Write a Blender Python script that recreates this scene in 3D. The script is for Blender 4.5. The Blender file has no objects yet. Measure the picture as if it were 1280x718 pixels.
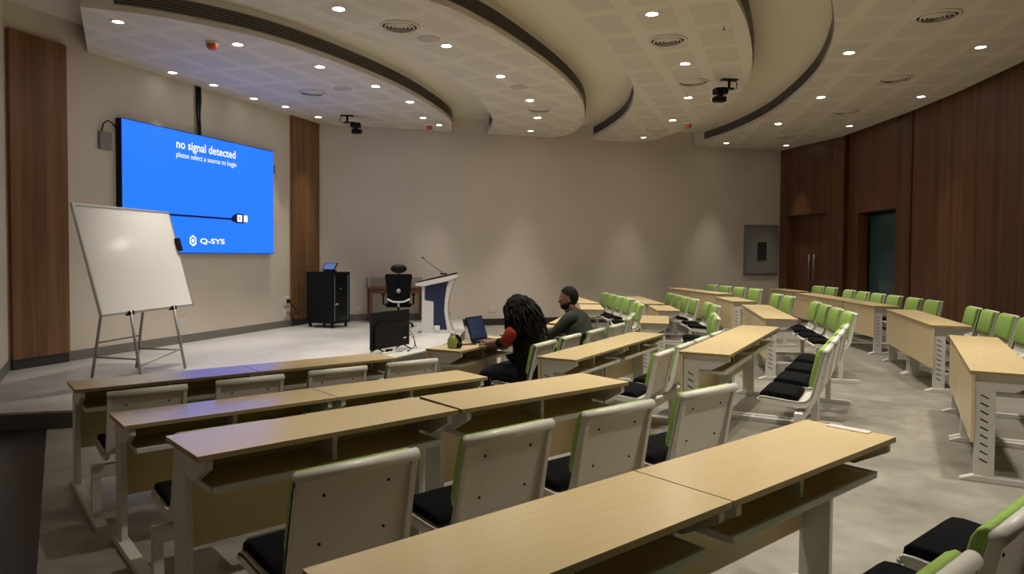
import bpy, bmesh, math, random
from mathutils import Vector, Matrix, Euler
random.seed(7)
S = bpy.context.scene
COL = S.collection
PI = math.pi
R = math.radians

# ------------------------------------------------------------------ camera
cam = bpy.data.cameras.new('camera'); cam.sensor_width = 36.0
cam.lens = 876.73 * 36 / 1280; cam.shift_y = -0.0110; cam.clip_start = 0.05; cam.clip_end = 200
co = bpy.data.objects.new('camera', cam); COL.objects.link(co)
co.matrix_world = Matrix.Translation((0, 0, 1.51)) @ Euler((PI / 2 - 0.0309, 0, 0)).to_matrix().to_4x4() @ Matrix.Rotation(0.0066, 4, 'Z')
S.camera = co
# ------------------------------------------------------------------ world, exposure
W = bpy.data.worlds.new('world'); S.world = W; W.use_nodes = True
W.node_tree.nodes['Background'].inputs[0].default_value = (0.9, 0.85, 0.75, 1)
W.node_tree.nodes['Background'].inputs[1].default_value = 0.02
S.view_settings.view_transform = 'Standard'
try: S.view_settings.look = 'None'
except Exception: pass
S.view_settings.gamma = 1.0; S.view_settings.use_curve_mapping = False
S.view_settings.exposure = 0.14
LAMP_W = 270.0            # watts of one downlight
LAMP_COL = (1.0, 0.91, 0.785)
SCREEN_E = 0.86

# ------------------------------------------------------------------ materials
def mat(name, col, rough=0.5, metal=0.0, emit=None, estr=1.0, spec=0.5):
    m = bpy.data.materials.new(name); m.use_nodes = True
    b = m.node_tree.nodes['Principled BSDF']
    b.inputs['Base Color'].default_value = (*col, 1); b.inputs['Roughness'].default_value = rough
    b.inputs['Metallic'].default_value = metal
    b.inputs['Specular IOR Level'].default_value = spec
    if emit:
        b.inputs['Emission Color'].default_value = (*emit, 1); b.inputs['Emission Strength'].default_value = estr
    return m
def nodes(m):
    nt = m.node_tree; return nt, nt.nodes, nt.links, nt.nodes['Principled BSDF']
def add_noise(m, c1, c2, scale=(1, 1, 1), detail=4, nscale=5.0, bump=0.0, lo=0.3, hi=0.7, rough=None):
    nt, N, L, b = nodes(m)
    tc = N.new('ShaderNodeTexCoord'); mp = N.new('ShaderNodeMapping'); mp.inputs['Scale'].default_value = scale
    L.new(tc.outputs['Object'], mp.inputs['Vector'])
    no = N.new('ShaderNodeTexNoise'); no.inputs['Scale'].default_value = nscale; no.inputs['Detail'].default_value = detail
    L.new(mp.outputs[0], no.inputs['Vector'])
    cr = N.new('ShaderNodeValToRGB'); cr.color_ramp.elements[0].position = lo; cr.color_ramp.elements[1].position = hi
    cr.color_ramp.elements[0].color = (*c1, 1); cr.color_ramp.elements[1].color = (*c2, 1)
    L.new(no.outputs['Fac'], cr.inputs['Fac']); L.new(cr.outputs['Color'], b.inputs['Base Color'])
    if bump:
        bp = N.new('ShaderNodeBump'); bp.inputs['Strength'].default_value = bump; bp.inputs['Distance'].default_value = 0.01
        L.new(no.outputs['Fac'], bp.inputs['Height']); L.new(bp.outputs[0], b.inputs['Normal'])
    if rough:
        mr = N.new('ShaderNodeMapRange'); mr.inputs['To Min'].default_value = rough[0]; mr.inputs['To Max'].default_value = rough[1]
        L.new(no.outputs['Fac'], mr.inputs['Value']); L.new(mr.outputs[0], b.inputs['Roughness'])
    return m, cr, mp
M = {}
M['maple'] = add_noise(mat('maple_laminate', (.6, .45, .26), .25), (.64, .50, .27), (.73, .585, .335), (2, 26, 26), 5, 2.5, lo=.1, hi=.9)[0]
M['edge'] = mat('maple_edge_band', (.34, .25, .115), .5)
M['white'] = mat('white_plastic', (.72, .71, .65), .38)
M['frame'] = mat('white_steel', (.62, .61, .56), .42)
M['slot'] = mat('slot_dark', (.02, .02, .02), .8)
M['green'] = add_noise(mat('green_fabric', (.3, .5, .1), .85, spec=.2), (.27, .43, .095), (.34, .51, .135), (1, 1, 1), 3, 40)[0]
M['black'] = add_noise(mat('black_fabric', (.008, .008, .009), 1.0, spec=.05), (.005, .005, .006), (.011, .011, .012), (1, 1, 1), 3, 60)[0]
M['plaster'] = add_noise(mat('beige_wall_paint', (.6, .55, .47), .8, spec=.25), (.665, .60, .515), (.695, .63, .545), (1, 1, 1), 3, 1.2)[0]
M['ceil'] = mat('ceiling_plaster', (.72, .675, .575), .8, spec=.25)
M['skirt'] = mat('grey_skirting', (.17, .165, .15), .45)
M['skirt_dark'] = mat('dark_skirting', (.03, .03, .03), .45)
M['riser'] = mat('dark_stone_riser', (.075, .07, .062), .45)
M['blackplastic'] = mat('black_plastic', (.005, .005, .0055), .5, spec=.22)
M['blackmetal'] = mat('black_steel', (.005, .005, .0055), .5, spec=.22)
M['grey'] = mat('grey_steel', (.30, .30, .29), .4, .3)
M['alu'] = mat('brushed_aluminium', (.55, .55, .54), .35, .8)
M['whiteboard'] = mat('whiteboard_enamel', (.78, .78, .78), .12)
M['chrome'] = mat('chrome', (.7, .7, .7), .15, 1.0)
M['navy'] = mat('navy_laminate', (.012, .022, .06), .4)
M['lwhite'] = mat('lectern_white', (.60, .59, .58), .4)
M['brownwood'] = add_noise(mat('brown_veneer', (.12, .045, .02), .45), (.09, .033, .014), (.16, .062, .028), (3, 3, 30), 4, 3)[0]
M['skin'] = mat('brown_skin', (.22, .105, .062), .55)
M['hair'] = add_noise(mat('black_hair', (.006, .005, .005), .75, spec=.2), (.004, .003, .003), (.012, .009, .008), (1, 1, 1), 4, 60)[0]
M['shirt'] = add_noise(mat('dark_green_shirt', (.02, .024, .02), .9), (.016, .02, .016), (.03, .035, .028), (1, 1, 1), 4, 30)[0]
M['red'] = mat('red_cloth', (.27, .02, .010), .9)
M['blackcloth'] = mat('black_cloth', (.007, .007, .008), .9, spec=.2)
M['jeans'] = mat('navy_denim', (.012, .017, .04), .9)
M['eye'] = mat('eye_white', (.7, .68, .65), .3)
M['lampglass'] = mat('lamp_lens', (1, 1, 1), .4, emit=(1, .93, .82), estr=115)
M['lampglass_narrow'] = mat('narrow_lamp_lens', (1, 1, 1), .4, emit=(1, .93, .82), estr=10)
M['orange'] = mat('orange_plastic', (.55, .09, .02), .4)
M['screenblue'] = mat('screen_blue', (0, 0, 0), .4, emit=(.0095, .132, 1.0), estr=SCREEN_E * 1.7)
M['screenwhite'] = mat('screen_white', (0, 0, 0), .4, emit=(1, 1, 1), estr=SCREEN_E * 1.1)
M['screennavy'] = mat('screen_navy', (0, 0, 0), .4, emit=(.002, .006, .035), estr=SCREEN_E)
M['lapscreen'] = mat('laptop_screen', (0, 0, 0), .3, emit=(.022, .030, .062), estr=.7)
M['tabscreen'] = mat('tablet_screen', (0, 0, 0), .3, emit=(.07, .14, .34), estr=1.0)
M['grille'] = mat('grille_slat', (.42, .385, .31), .5)
M['grilleback'] = mat('grille_back', (.06, .055, .045), .7)
M['corridorglow'] = mat('corridor_glow_pane', (.03, .072, .074), .08)  # opaque pane; brightness of the lit corridor behind is put into its teal colour
M['glassdark'] = mat('dark_glass', (.006, .008, .009), .12, spec=.25)
M['limegreen'] = mat('lime_plastic', (.26, .33, .07), .4)
M['panelgrey'] = mat('grey_enamel', (.23, .225, .215), .4)

def wood_wall():
    m = mat('dark_wood_panelling', (.15, .06, .025), .42)
    nt, N, L, b = nodes(m)
    tc = N.new('ShaderNodeTexCoord'); mp = N.new('ShaderNodeMapping'); mp.inputs['Scale'].default_value = (9, 9, .35)
    L.new(tc.outputs['Object'], mp.inputs['Vector'])
    n1 = N.new('ShaderNodeTexNoise'); n1.inputs['Scale'].default_value = 2.0; n1.inputs['Detail'].default_value = 6
    L.new(mp.outputs[0], n1.inputs['Vector'])
    mp2 = N.new('ShaderNodeMapping'); mp2.inputs['Scale'].default_value = (3.2, 3.2, .02); L.new(tc.outputs['Object'], mp2.inputs['Vector'])
    n2 = N.new('ShaderNodeTexNoise'); n2.inputs['Scale'].default_value = 2.2; n2.inputs['Detail'].default_value = 1
    L.new(mp2.outputs[0], n2.inputs['Vector'])
    mx = N.new('ShaderNodeMath'); mx.operation = 'ADD'; L.new(n1.outputs['Fac'], mx.inputs[0]); L.new(n2.outputs['Fac'], mx.inputs[1])
    cr = N.new('ShaderNodeValToRGB'); cr.color_ramp.elements[0].position = .38; cr.color_ramp.elements[1].position = .62
    cr.color_ramp.elements[0].color = (.075, .029, .011, 1); cr.color_ramp.elements[1].color = (.155, .067, .027, 1)
    hv = N.new('ShaderNodeMath'); hv.operation = 'MULTIPLY'; hv.inputs[1].default_value = .5; L.new(mx.outputs[0], hv.inputs[0])
    L.new(hv.outputs[0], cr.inputs['Fac']); L.new(cr.outputs['Color'], b.inputs['Base Color'])
    return m
M['wood'] = wood_wall()
M['pilaster'] = wood_wall(); M['pilaster'].name = 'oak_pilaster'
for n in M['pilaster'].node_tree.nodes:
    if n.type == 'VALTORGB': n.color_ramp.elements[0].color = (.135, .060, .020, 1); n.color_ramp.elements[1].color = (.24, .118, .042, 1)

def concrete(name, c1, c2, c3, rough):
    m = mat(name, c1, .4)
    nt, N, L, b = nodes(m)
    tc = N.new('ShaderNodeTexCoord')
    n1 = N.new('ShaderNodeTexNoise'); n1.inputs['Scale'].default_value = 1.3; n1.inputs['Detail'].default_value = 8; n1.inputs['Roughness'].default_value = .62
    L.new(tc.outputs['Object'], n1.inputs['Vector'])
    n2 = N.new('ShaderNodeTexNoise'); n2.inputs['Scale'].default_value = 7; n2.inputs['Detail'].default_value = 6
    L.new(tc.outputs['Object'], n2.inputs['Vector'])
    cr = N.new('ShaderNodeValToRGB'); e = cr.color_ramp.elements
    e[0].position = .33; e[0].color = (*c1, 1); e[1].position = .68; e[1].color = (*c3, 1)
    k = e.new(.5); k.color = (*c2, 1)
    ad = N.new('ShaderNodeMix'); ad.data_type = 'FLOAT'; ad.inputs[0].default_value = .3
    L.new(n1.outputs['Fac'], ad.inputs[2]); L.new(n2.outputs['Fac'], ad.inputs[3])
    L.new(ad.outputs[0], cr.inputs['Fac']); L.new(cr.outputs['Color'], b.inputs['Base Color'])
    mr = N.new('ShaderNodeMapRange'); mr.inputs['To Min'].default_value = rough[0]; mr.inputs['To Max'].default_value = rough[1]
    L.new(n1.outputs['Fac'], mr.inputs['Value']); L.new(mr.outputs[0], b.inputs['Roughness'])
    return m
M['concrete'] = concrete('polished_concrete', (.165, .152, .128), (.25, .235, .202), (.345, .328, .288), (.25, .5))
M['stage'] = concrete('stage_floor', (.32, .312, .295), (.375, .367, .347), (.42, .412, .392), (.3, .5))

def tiles():
    m = mat('black_stone_tile', (.012, .012, .013), .3)
    nt, N, L, b = nodes(m)
    tc = N.new('ShaderNodeTexCoord'); br = N.new('ShaderNodeTexBrick')
    mp = N.new('ShaderNodeMapping'); mp.inputs['Rotation'].default_value = (0, 0, R(60)); L.new(tc.outputs['Object'], mp.inputs['Vector'])
    br.inputs['Scale'].default_value = 1.0; br.inputs['Brick Width'].default_value = .6; br.inputs['Row Height'].default_value = .6
    br.inputs['Mortar Size'].default_value = .004; br.offset = 0.0
    br.inputs['Color1'].default_value = (.006, .006, .007, 1); br.inputs['Color2'].default_value = (.010, .010, .011, 1)
    br.inputs['Mortar'].default_value = (.045, .043, .040, 1)
    L.new(mp.outputs[0], br.inputs['Vector']); L.new(br.outputs['Color'], b.inputs['Base Color'])
    return m
M['tile'] = tiles()

def perforated(ang):
    """white plasterboard with square fields of small round holes"""
    m = mat('perforated_ceiling_board', (.66, .62, .53), .8, spec=.25)
    nt, N, L, b = nodes(m)
    tc = N.new('ShaderNodeTexCoord'); mp = N.new('ShaderNodeMapping'); mp.inputs['Rotation'].default_value = (0, 0, -ang)
    L.new(tc.outputs['Object'], mp.inputs['Vector'])
    sp = N.new('ShaderNodeSeparateXYZ'); L.new(mp.outputs[0], sp.inputs[0])
    def mth(op, a, bb=None):
        n = N.new('ShaderNodeMath'); n.operation = op
        for i, v in enumerate((a, bb)):
            if v is None: continue
            if isinstance(v, (int, float)): n.inputs[i].default_value = v
            else: L.new(v, n.inputs[i])
        return n.outputs[0]
    def band(v, pitch, w):
        f = mth('FRACT', mth('DIVIDE', v, pitch)); return mth('LESS_THAN', f, w)
    field = mth('MULTIPLY', band(sp.outputs[0], .90, .80), band(sp.outputs[1], .60, .72))
    def cell(v):
        f = mth('SUBTRACT', mth('FRACT', mth('DIVIDE', v, .025)), .5); return mth('MULTIPLY', f, f)
    hole = mth('LESS_THAN', mth('ADD', cell(sp.outputs[0]), cell(sp.outputs[1])), .065)
    msk = mth('MULTIPLY', field, hole)
    mix = N.new('ShaderNodeMix'); mix.data_type = 'RGBA'
    mix.inputs[6].default_value = (.72, .675, .575, 1); mix.inputs[7].default_value = (.38, .35, .285, 1)
    L.new(msk, mix.inputs[0]); L.new(mix.outputs[2], b.inputs['Base Color'])
    return m

# ------------------------------------------------------------------ mesh helpers
class MB:
    def __init__(s): s.bm = bmesh.new(); s.mi = 0
    def _tag(s, faces):
        for f in faces: f.material_index = s.mi
    def box(s, x0, x1, y0, y1, z0, z1, bev=0.0, rot=None):
        r = bmesh.ops.create_cube(s.bm, size=1.0); v = r['verts']
        bmesh.ops.scale(s.bm, verts=v, vec=(x1 - x0, y1 - y0, z1 - z0))
        c = Vector(((x0 + x1) / 2, (y0 + y1) / 2, (z0 + z1) / 2))
        bmesh.ops.translate(s.bm, verts=v, vec=c)
        if rot is not None: bmesh.ops.rotate(s.bm, verts=v, cent=c, matrix=rot)
        fs = list({f for a in v for f in a.link_faces})
        s._tag(fs)
        if bev:
            es = list({e for a in v for e in a.link_edges})
            g = bmesh.ops.bevel(s.bm, geom=es, offset=bev, segments=2, profile=.6, affect='EDGES')
            s._tag(g['faces'])
        return s
    def prism(s, pts, axis, a0, a1, bev=0.0):
        """extrude a 2-D outline. axis 'x': pts are (y,z); 'y': (x,z); 'z': (x,y)"""
        def P(p, a): return {'x': (a, p[0], p[1]), 'y': (p[0], a, p[1]), 'z': (p[0], p[1], a)}[axis]
        lo = [s.bm.verts.new(P(p, a0)) for p in pts]; hi = [s.bm.verts.new(P(p, a1)) for p in pts]
        n = len(pts); fs = [s.bm.faces.new(lo), s.bm.faces.new(hi[::-1])]
        for i in range(n): fs.append(s.bm.faces.new((lo[i], hi[i], hi[(i + 1) % n], lo[(i + 1) % n])))
        bmesh.ops.recalc_face_normals(s.bm, faces=fs); s._tag(fs)
        if bev:
            es = list({e for f in fs[:2] for e in f.edges})
            g = bmesh.ops.bevel(s.bm, geom=es, offset=bev, segments=2, profile=.6, affect='EDGES'); s._tag(g['faces'])
        return s
    def tube(s, pts, r, seg=8, caps=True):
        pts = [Vector(p) for p in pts]; rs = r if isinstance(r, (list, tuple)) else [r] * len(pts)
        rings = []; prev = None
        for i, p in enumerate(pts):
            d = (pts[min(i + 1, len(pts) - 1)] - pts[max(i - 1, 0)]).normalized()
            if prev is None:
                a = Vector((0, 0, 1)) if abs(d.z) < .9 else Vector((1, 0, 0)); u = d.cross(a).normalized()
            else:
                u = (prev - d * prev.dot(d)).normalized()
            prev = u; w = d.cross(u)
            rings.append([s.bm.verts.new(p + (u * math.cos(2 * PI * k / seg) + w * math.sin(2 * PI * k / seg)) * rs[i]) for k in range(seg)])
        fs = []
        for A, B in zip(rings, rings[1:]):
            for k in range(seg): fs.append(s.bm.faces.new((A[k], A[(k + 1) % seg], B[(k + 1) % seg], B[k])))
        if caps: fs += [s.bm.faces.new(rings[0][::-1]), s.bm.faces.new(rings[-1])]
        for f in fs: f.smooth = True
        s._tag(fs); return s
    def lathe(s, prof, c=(0, 0, 0), seg=24, smooth=True):
        """prof: list of (r, z)"""
        rings = []
        for r, z in prof:
            rings.append([s.bm.verts.new((c[0] + r * math.cos(2 * PI * k / seg), c[1] + r * math.sin(2 * PI * k / seg), c[2] + z)) for k in range(seg)] if r > 1e-6
                         else [s.bm.verts.new((c[0], c[1], c[2] + z))])
        fs = []
        for A, B in zip(rings, rings[1:]):
            for k in range(seg):
                k2 = (k + 1) % seg
                if len(A) == 1 and len(B) > 1: fs.append(s.bm.faces.new((A[0], B[k2], B[k])))
                elif len(B) == 1 and len(A) > 1: fs.append(s.bm.faces.new((A[k], A[k2], B[0])))
                elif len(A) > 1: fs.append(s.bm.faces.new((A[k], A[k2], B[k2], B[k])))
        for f in fs: f.smooth = smooth
        bmesh.ops.recalc_face_normals(s.bm, faces=fs)
        s._tag(fs); return s
    def sphere(s, c, r, sc=(1, 1, 1), seg=16, rings=10):
        g = bmesh.ops.create_uvsphere(s.bm, u_segments=seg, v_segments=rings, radius=r); v = g['verts']
        bmesh.ops.scale(s.bm, verts=v, vec=sc); bmesh.ops.translate(s.bm, verts=v, vec=c)
        fs = list({f for a in v for f in a.link_faces})
        for f in fs: f.smooth = True
        s._tag(fs); return s
    def m(s, i): s.mi = i; return s
    def xf(s, mtx): bmesh.ops.transform(s.bm, matrix=mtx, verts=s.bm.verts[:]); return s
    def mesh(s, name, mats):
        me = bpy.data.meshes.new(name); s.bm.to_mesh(me); s.bm.free()
        for m in (mats if isinstance(mats, (list, tuple)) else [mats]): me.materials.append(m)
        return me
    def build(s, name, mats, parent=None, loc=None):
        return link(name, s.mesh(name, mats), parent, loc)
def link(name, data, parent=None, loc=None):
    o = bpy.data.objects.new(name, data); COL.objects.link(o)
    if parent: o.parent = parent
    if loc: o.location = loc
    return o
def tag(o, label=None, cat=None, group=None, kind=None):
    if label: o['label'] = label
    if cat: o['category'] = cat
    if group: o['group'] = group
    if kind: o['kind'] = kind
    return o
def thing(name, label, cat, loc=(0, 0, 0), rz=0.0, group=None):
    o = bpy.data.objects.new(name, None); COL.objects.link(o); o.empty_display_size = .1
    o.location = loc; o.rotation_euler = (0, 0, rz)
    return tag(o, label, cat, group)
def dup(root, loc, rz, label, group=None):
    r = root.copy(); COL.objects.link(r); r.location = loc; r.rotation_euler = (0, 0, rz); r['label'] = label
    if group: r['group'] = group
    for ch in root.children:
        c = ch.copy(); COL.objects.link(c); c.parent = r
        for g in ch.children:
            d = g.copy(); COL.objects.link(d); d.parent = c
    return r
def struct(name, mb, mats, parent=None):
    return tag(mb.build(name, mats, parent), kind='structure') if parent is None else mb.build(name, mats, parent)
def poly_slab(mb, pts, z0, z1): return mb.prism(pts, 'z', z0, z1)
def wallbox(mb, p, q_, z0, z1, t0, t1):
    """box standing along p->q, from t0 to t1 along the left-hand normal"""
    p = Vector(p); q_ = Vector(q_); d = (q_ - p).normalized(); n = Vector((-d.y, d.x))
    pts = [p + n * t0, q_ + n * t0, q_ + n * t1, p + n * t1]
    return mb.prism([tuple(a) for a in pts], 'z', z0, z1)

# ------------------------------------------------------------------ setting: room shell
LOW = -0.167; CZ = 4.3; RZ = 4.64
K = (-6.33, 8.79)                       # corner of side wall and screen wall
C2 = (-4.23, 15.33)                     # corner of screen wall and far wall
C3 = (7.14, 18.77)                      # corner of far wall and wood wall
WOODPTS = [C3, (7.67, 16.40), (7.64, 13.68), (7.52, 11.94), (7.26, 10.1), (6.75, 7.6), (5.95, 5.2), (4.75, 3.0), (3.1, 1.0), (1.3, -.7), (-.3, -1.75)]
SIDE_END = (-.25, -1.74)
poly = [K, C2] + WOODPTS
struct('floor', poly_slab(MB(), poly, LOW - .2, LOW), M['concrete'])
# upper tier (raised floor of the two outer rows)
step = [(-3.4, 1.43), (-1.53, 3.07), (.34, 4.62), (1.29, 5.70), (2.50, 7.83), (2.98, 9.30), (3.33, 10.75), (3.62, 11.9), (3.84, 13.6), (3.72, 15.5), (3.55, 17.66)]
up = step + [C3] + WOODPTS[1:-1] + [(-.26, -1.70)]
floor_up = struct('floor.001', poly_slab(MB(), up, LOW - .1, 0), M['concrete'])
# stage platform
stage = [(-4.95, 6.42), (-4.17, 6.62), (-3.2, 7.45), (-2.3, 8.9), (-1.65, 10.2), (-1.28, 11.0), (-.98, 12.3), (-.93, 13.9), (-1.15, 16.26), C2, K]
struct('floor.002', poly_slab(MB(), stage, LOW - .1, -.02), M['riser'])
st = MB(); poly_slab(st, stage, -.02, 0); struct('floor.003', st, M['stage'])
# black stone tile strip along the aisle
tl = [(-4.38, 6.57), (-2.54, 3.72), (-1.2, 1.6), (-2.35, 1.85), (-4.97, 6.39)]
struct('floor.004', poly_slab(MB(), tl, LOW - .05, LOW + .004), M['tile'])

def strip_wall(name, pts, z0, z1, m, th=.12):
    mb = MB()
    for a, b in zip(pts, pts[1:]): wallbox(mb, a, b, z0, z1, 0, th)
    return struct(name, mb, m)
wallT = RZ + .15
strip_wall('wall_left', [K, C2], LOW - .2, wallT, M['plaster'])
strip_wall('wall_front', [C2, C3], LOW - .2, wallT, M['plaster'])
strip_wall('wall_side', [SIDE_END, K], LOW - .2, wallT, M['plaster'])
# skirting
def skirting(name, a, b, z0, h, m, t=.015):
    mb = MB(); wallbox(mb, a, b, z0, z0 + h, -t, 0); return struct(name, mb, m)
def lerp(a, b, t): return (a[0] + (b[0] - a[0]) * t, a[1] + (b[1] - a[1]) * t)
skirting('baseboard_left', K, C2, 0, .135, M['skirt'])
skirting('baseboard_front', C2, lerp(C2, C3, .247), 0, .15, M['skirt'])
skirting('baseboard_right', lerp(C2, C3, .247), C3, LOW, .155, M['skirt_dark'])
skirting('baseboard_side', lerp(K, SIDE_END, .18), K, 0, .135, M['skirt'])
# wood pilasters on the screen wall
def pilaster(name, y0, y1, z0, z1):
    f = lambda y: lerp(K, C2, (y - K[1]) / (C2[1] - K[1]))
    mb = MB(); wallbox(mb, f(y0), f(y1), z0, z1, -.06, 0); o = struct(name, mb, M['pilaster'])
    b = MB(); wallbox(b, f(y0), f(y1), 0, z0, -.045, -.016); b.build('plinth', M['skirt_dark'], o)
pilaster('trim_1', 8.81, 9.56, .13, 4.28)
pilaster('trim_2', 14.36, 15.28, .14, 4.30)

# wood panelled wall on the right, with a double door and a glazed opening
def wp(px, i):
    a, b = WOODPTS[i], WOODPTS[i + 1]; return lerp(a, b, px)
wr = MB()
seg0 = [(0.0, .155), (.155, .80), (.80, 1.0)]
A0, A1 = WOODPTS[0], WOODPTS[1]
wallbox(wr, A0, lerp(A0, A1, .15), LOW - .1, wallT, 0, .45)
wallbox(wr, lerp(A0, A1, .15), lerp(A0, A1, .80), 2.56, wallT, 0, .45)
wallbox(wr, lerp(A0, A1, .80), lerp(A0, A1, 1.03), LOW - .1, wallT, 0, .45)
B0, B1 = (WOODPTS[1][0] + .14, WOODPTS[1][1]), (WOODPTS[2][0] + .10, WOODPTS[2][1])
wallbox(wr, B0, lerp(B0, B1, .20), LOW - .1, wallT, 0, .45)
wallbox(wr, lerp(B0, B1, .20), lerp(B0, B1, .80), 2.49, wallT, 0, .45)
wallbox(wr, lerp(B0, B1, .80), lerp(B0, B1, 1.0), LOW - .1, wallT, 0, .45)
for a, b in zip(WOODPTS[2:], WOODPTS[3:]):
    d = (Vector(b) - Vector(a)).normalized(); n = Vector((-d.y, d.x)) * .12
    if a is WOODPTS[2]: a = (a[0] + n.x, a[1] + n.y)
    else: a = (a[0] + n.x * .8, a[1] + n.y * .8)
    b = (b[0] + n.x * .8 + d.x * .03, b[1] + n.y * .8 + d.y * .03)
    wallbox(wr, a, b, LOW - .1, wallT, 0, .35)
wall_right = struct('wall_right', wr, M['wood'])
# flush service door and its lintel line in the wood wall
# double door leaves
def oriented(a, b):
    d = Vector(b) - Vector(a); return math.atan2(d.y, d.x), d.length
dA, dB = lerp(A0, A1, .15), lerp(A0, A1, .80)
ang, ln = oriented(dA, dB)
dr = thing('door_1', None, None, (dA[0], dA[1], 0), ang); dr['kind'] = 'structure'
for nm, x0, x1 in (('leaf', .02, ln / 2 - .004), ('leaf', ln / 2 + .004, ln - .02)):
    lf = MB().box(x0, x1, .20, .245, .01, 2.55, .003).build(nm, M['wood'], dr)
    hx = ln / 2 + (-.10 if x0 < .1 else .10)
    MB().tube([(hx, .15, .88), (hx, .15, 1.55)], .014).tube([(hx, .15, .95), (hx, .20, .95)], .009).tube([(hx, .15, 1.48), (hx, .20, 1.48)], .009).build('handle', M['grey'], lf)
# glazed opening
gA, gB = lerp(B0, B1, .20), lerp(B0, B1, .80); ang, ln = oriented(gA, gB)
gl = thing('door_2', None, None, (gA[0], gA[1], 0), ang); gl['kind'] = 'structure'
fr = MB().box(0, .07, .22, .28, 0, 2.49).box(ln - .07, ln, .22, .28, 0, 2.49).box(.07, ln - .07, .22, .28, 2.42, 2.49).box(.07, ln - .07, .22, .28, 0, .08)
fr.build('door_frame', M['blackmetal'], gl)
MB().box(.07, ln - .07, .245, .255, .08, 2.42).build('pane', M['corridorglow'], gl)
MB().box(ln * .80, ln * .80 + .05, .20, .22, .95, 1.25, .006).build('handle', M['grey'], gl)
MB().box(-.3, ln + .3, 1.3, 1.35, 0, 3).build('corridor_wall', mat('teal_corridor', (.05, .12, .125), .7), gl)

# ------------------------------------------------------------------ ceiling
ce = MB(); poly_slab(ce, [K, C2] + WOODPTS + [], RZ, RZ + .15)
ceiling = struct('ceiling', ce, M['ceil'])
def smooth_curve(pts, n=6):
    out = []
    P = [Vector(p) for p in pts]
    for i in range(len(P) - 1):
        p0 = P[max(i - 1, 0)]; p1 = P[i]; p2 = P[i + 1]; p3 = P[min(i + 2, len(P) - 1)]
        for k in range(n):
            t = k / n
            out.append(.5 * ((2 * p1) + (p2 - p0) * t + (2 * p0 - 5 * p1 + 4 * p2 - p3) * t * t + (3 * p1 - p0 - 3 * p2 + p3) * t ** 3))
    out.append(P[-1]); return [tuple(p) for p in out]
C1o = smooth_curve([(-4.95, 8.1), (-4.2, 8.42), (-3.3, 9.2), (-2.6, 10.35), (-1.95, 11.9), (-1.5, 13.6), (-1.32, 14.9), (-1.4, 16.1)])
C2i = smooth_curve([(-5.3, 6.95), (-4.1, 7.4), (-2.9, 8.05), (-2.05, 9.05), (-1.35, 10.2), (-.88, 11.3), (-.6, 12.9), (-.42, 14.7), (-.6, 16.35)])
C2o = smooth_curve([(-4.5, 5.55), (-2.6, 6.45), (-1.0, 7.75), (-.35, 8.65), (.22, 9.8), (.72, 11.0), (1.08, 12.1), (1.32, 13.2), (1.48, 14.8), (1.35, 16.2), (1.0, 16.85)])
C3i = smooth_curve([(-3.85, 4.65), (-2.5, 5.35), (-.8, 6.45), (.4, 7.75), (1.12, 9.0), (1.7, 10.7), (2.1, 12.3), (2.26, 14.2), (2.1, 15.9), (1.85, 17.1)])
C3o = smooth_curve([(-3.0, 3.0), (-.7, 4.1), (1.2, 5.8), (2.4, 7.7), (3.12, 9.3), (3.68, 11.0), (3.95, 12.6), (3.92, 14.5), (3.65, 16.4), (3.25, 17.5)])
C4i = smooth_curve([(-2.35, 1.95), (-1.4, 2.5), (.6, 4.0), (2.5, 6.05), (3.6, 8.0), (4.25, 9.5), (4.75, 11.3), (5.08, 13.9), (5.0, 16.0), (4.62, 17.9)])
inn = lambda p, q_, e=.02: p
def crescent(outer, inner, ang, extra_end=None, extra_start=None):
    pts = list(outer) + (extra_end or []) + list(inner)[::-1] + (extra_start or [])
    mb = MB(); mb.prism(pts, 'z', CZ, RZ - .002)
    for f in mb.bm.faces:
        f.normal_update()
        f.material_index = 1 if (abs(f.normal.z) > .9 and f.calc_center_median().z < CZ + .05) else 0
    return mb.build('ceiling_crescent', [M['ceil'], perforated(ang)], ceiling)
def grille(curve, side, parent, i0=0, i1=None, z0=CZ + .075, z1=CZ + .255):
    c = [Vector(p) for p in curve][i0:i1]
    ns = []
    for i in range(len(c)):
        d = (c[min(i + 1, len(c) - 1)] - c[max(i - 1, 0)]).normalized(); ns.append(Vector((d.y, -d.x)) * side)
    mb = MB()
    def ribbon(o0, za, zb, o1=None):
        o1 = o0 if o1 is None else o1
        A = [mb.bm.verts.new((*(p + n * o0), za)) for p, n in zip(c, ns)]; B = [mb.bm.verts.new((*(p + n * o1), zb)) for p, n in zip(c, ns)]
        for k in range(len(c) - 1): mb.bm.faces.new((A[k], A[k + 1], B[k + 1], B[k])).material_index = mb.mi
    mb.m(0); ribbon(.004, z0, z1)
    mb.m(1); n = 6
    for k in range(n):
        z = z0 + (z1 - z0) * (k + .15) / n
        ribbon(.004, z + .012, z, .020); ribbon(.020, z, z + .004)
    return mb.build('air_grille', [M['grilleback'], M['grille']], parent)
far = lambda x, e=.01: (x, C2[1] + (x - C2[0]) * (C3[1] - C2[1]) / (C3[0] - C2[0]) - e)
f = lambda y: lerp(K, C2, (y - K[1]) / (C2[1] - K[1]))
c1 = crescent(C1o, [f(9.92), f(12), f(14), (C2[0] + .01, C2[1] - .02)], R(72), [far(-1.4)])
c2 = crescent(C2o, C2i, R(56), [far(1.0), far(-.6)])
c3 = crescent(C3o, C3i, R(69), [far(3.25), far(1.85)])
wood_in = [(p[0] - .0, p[1]) for p in WOODPTS]
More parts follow.
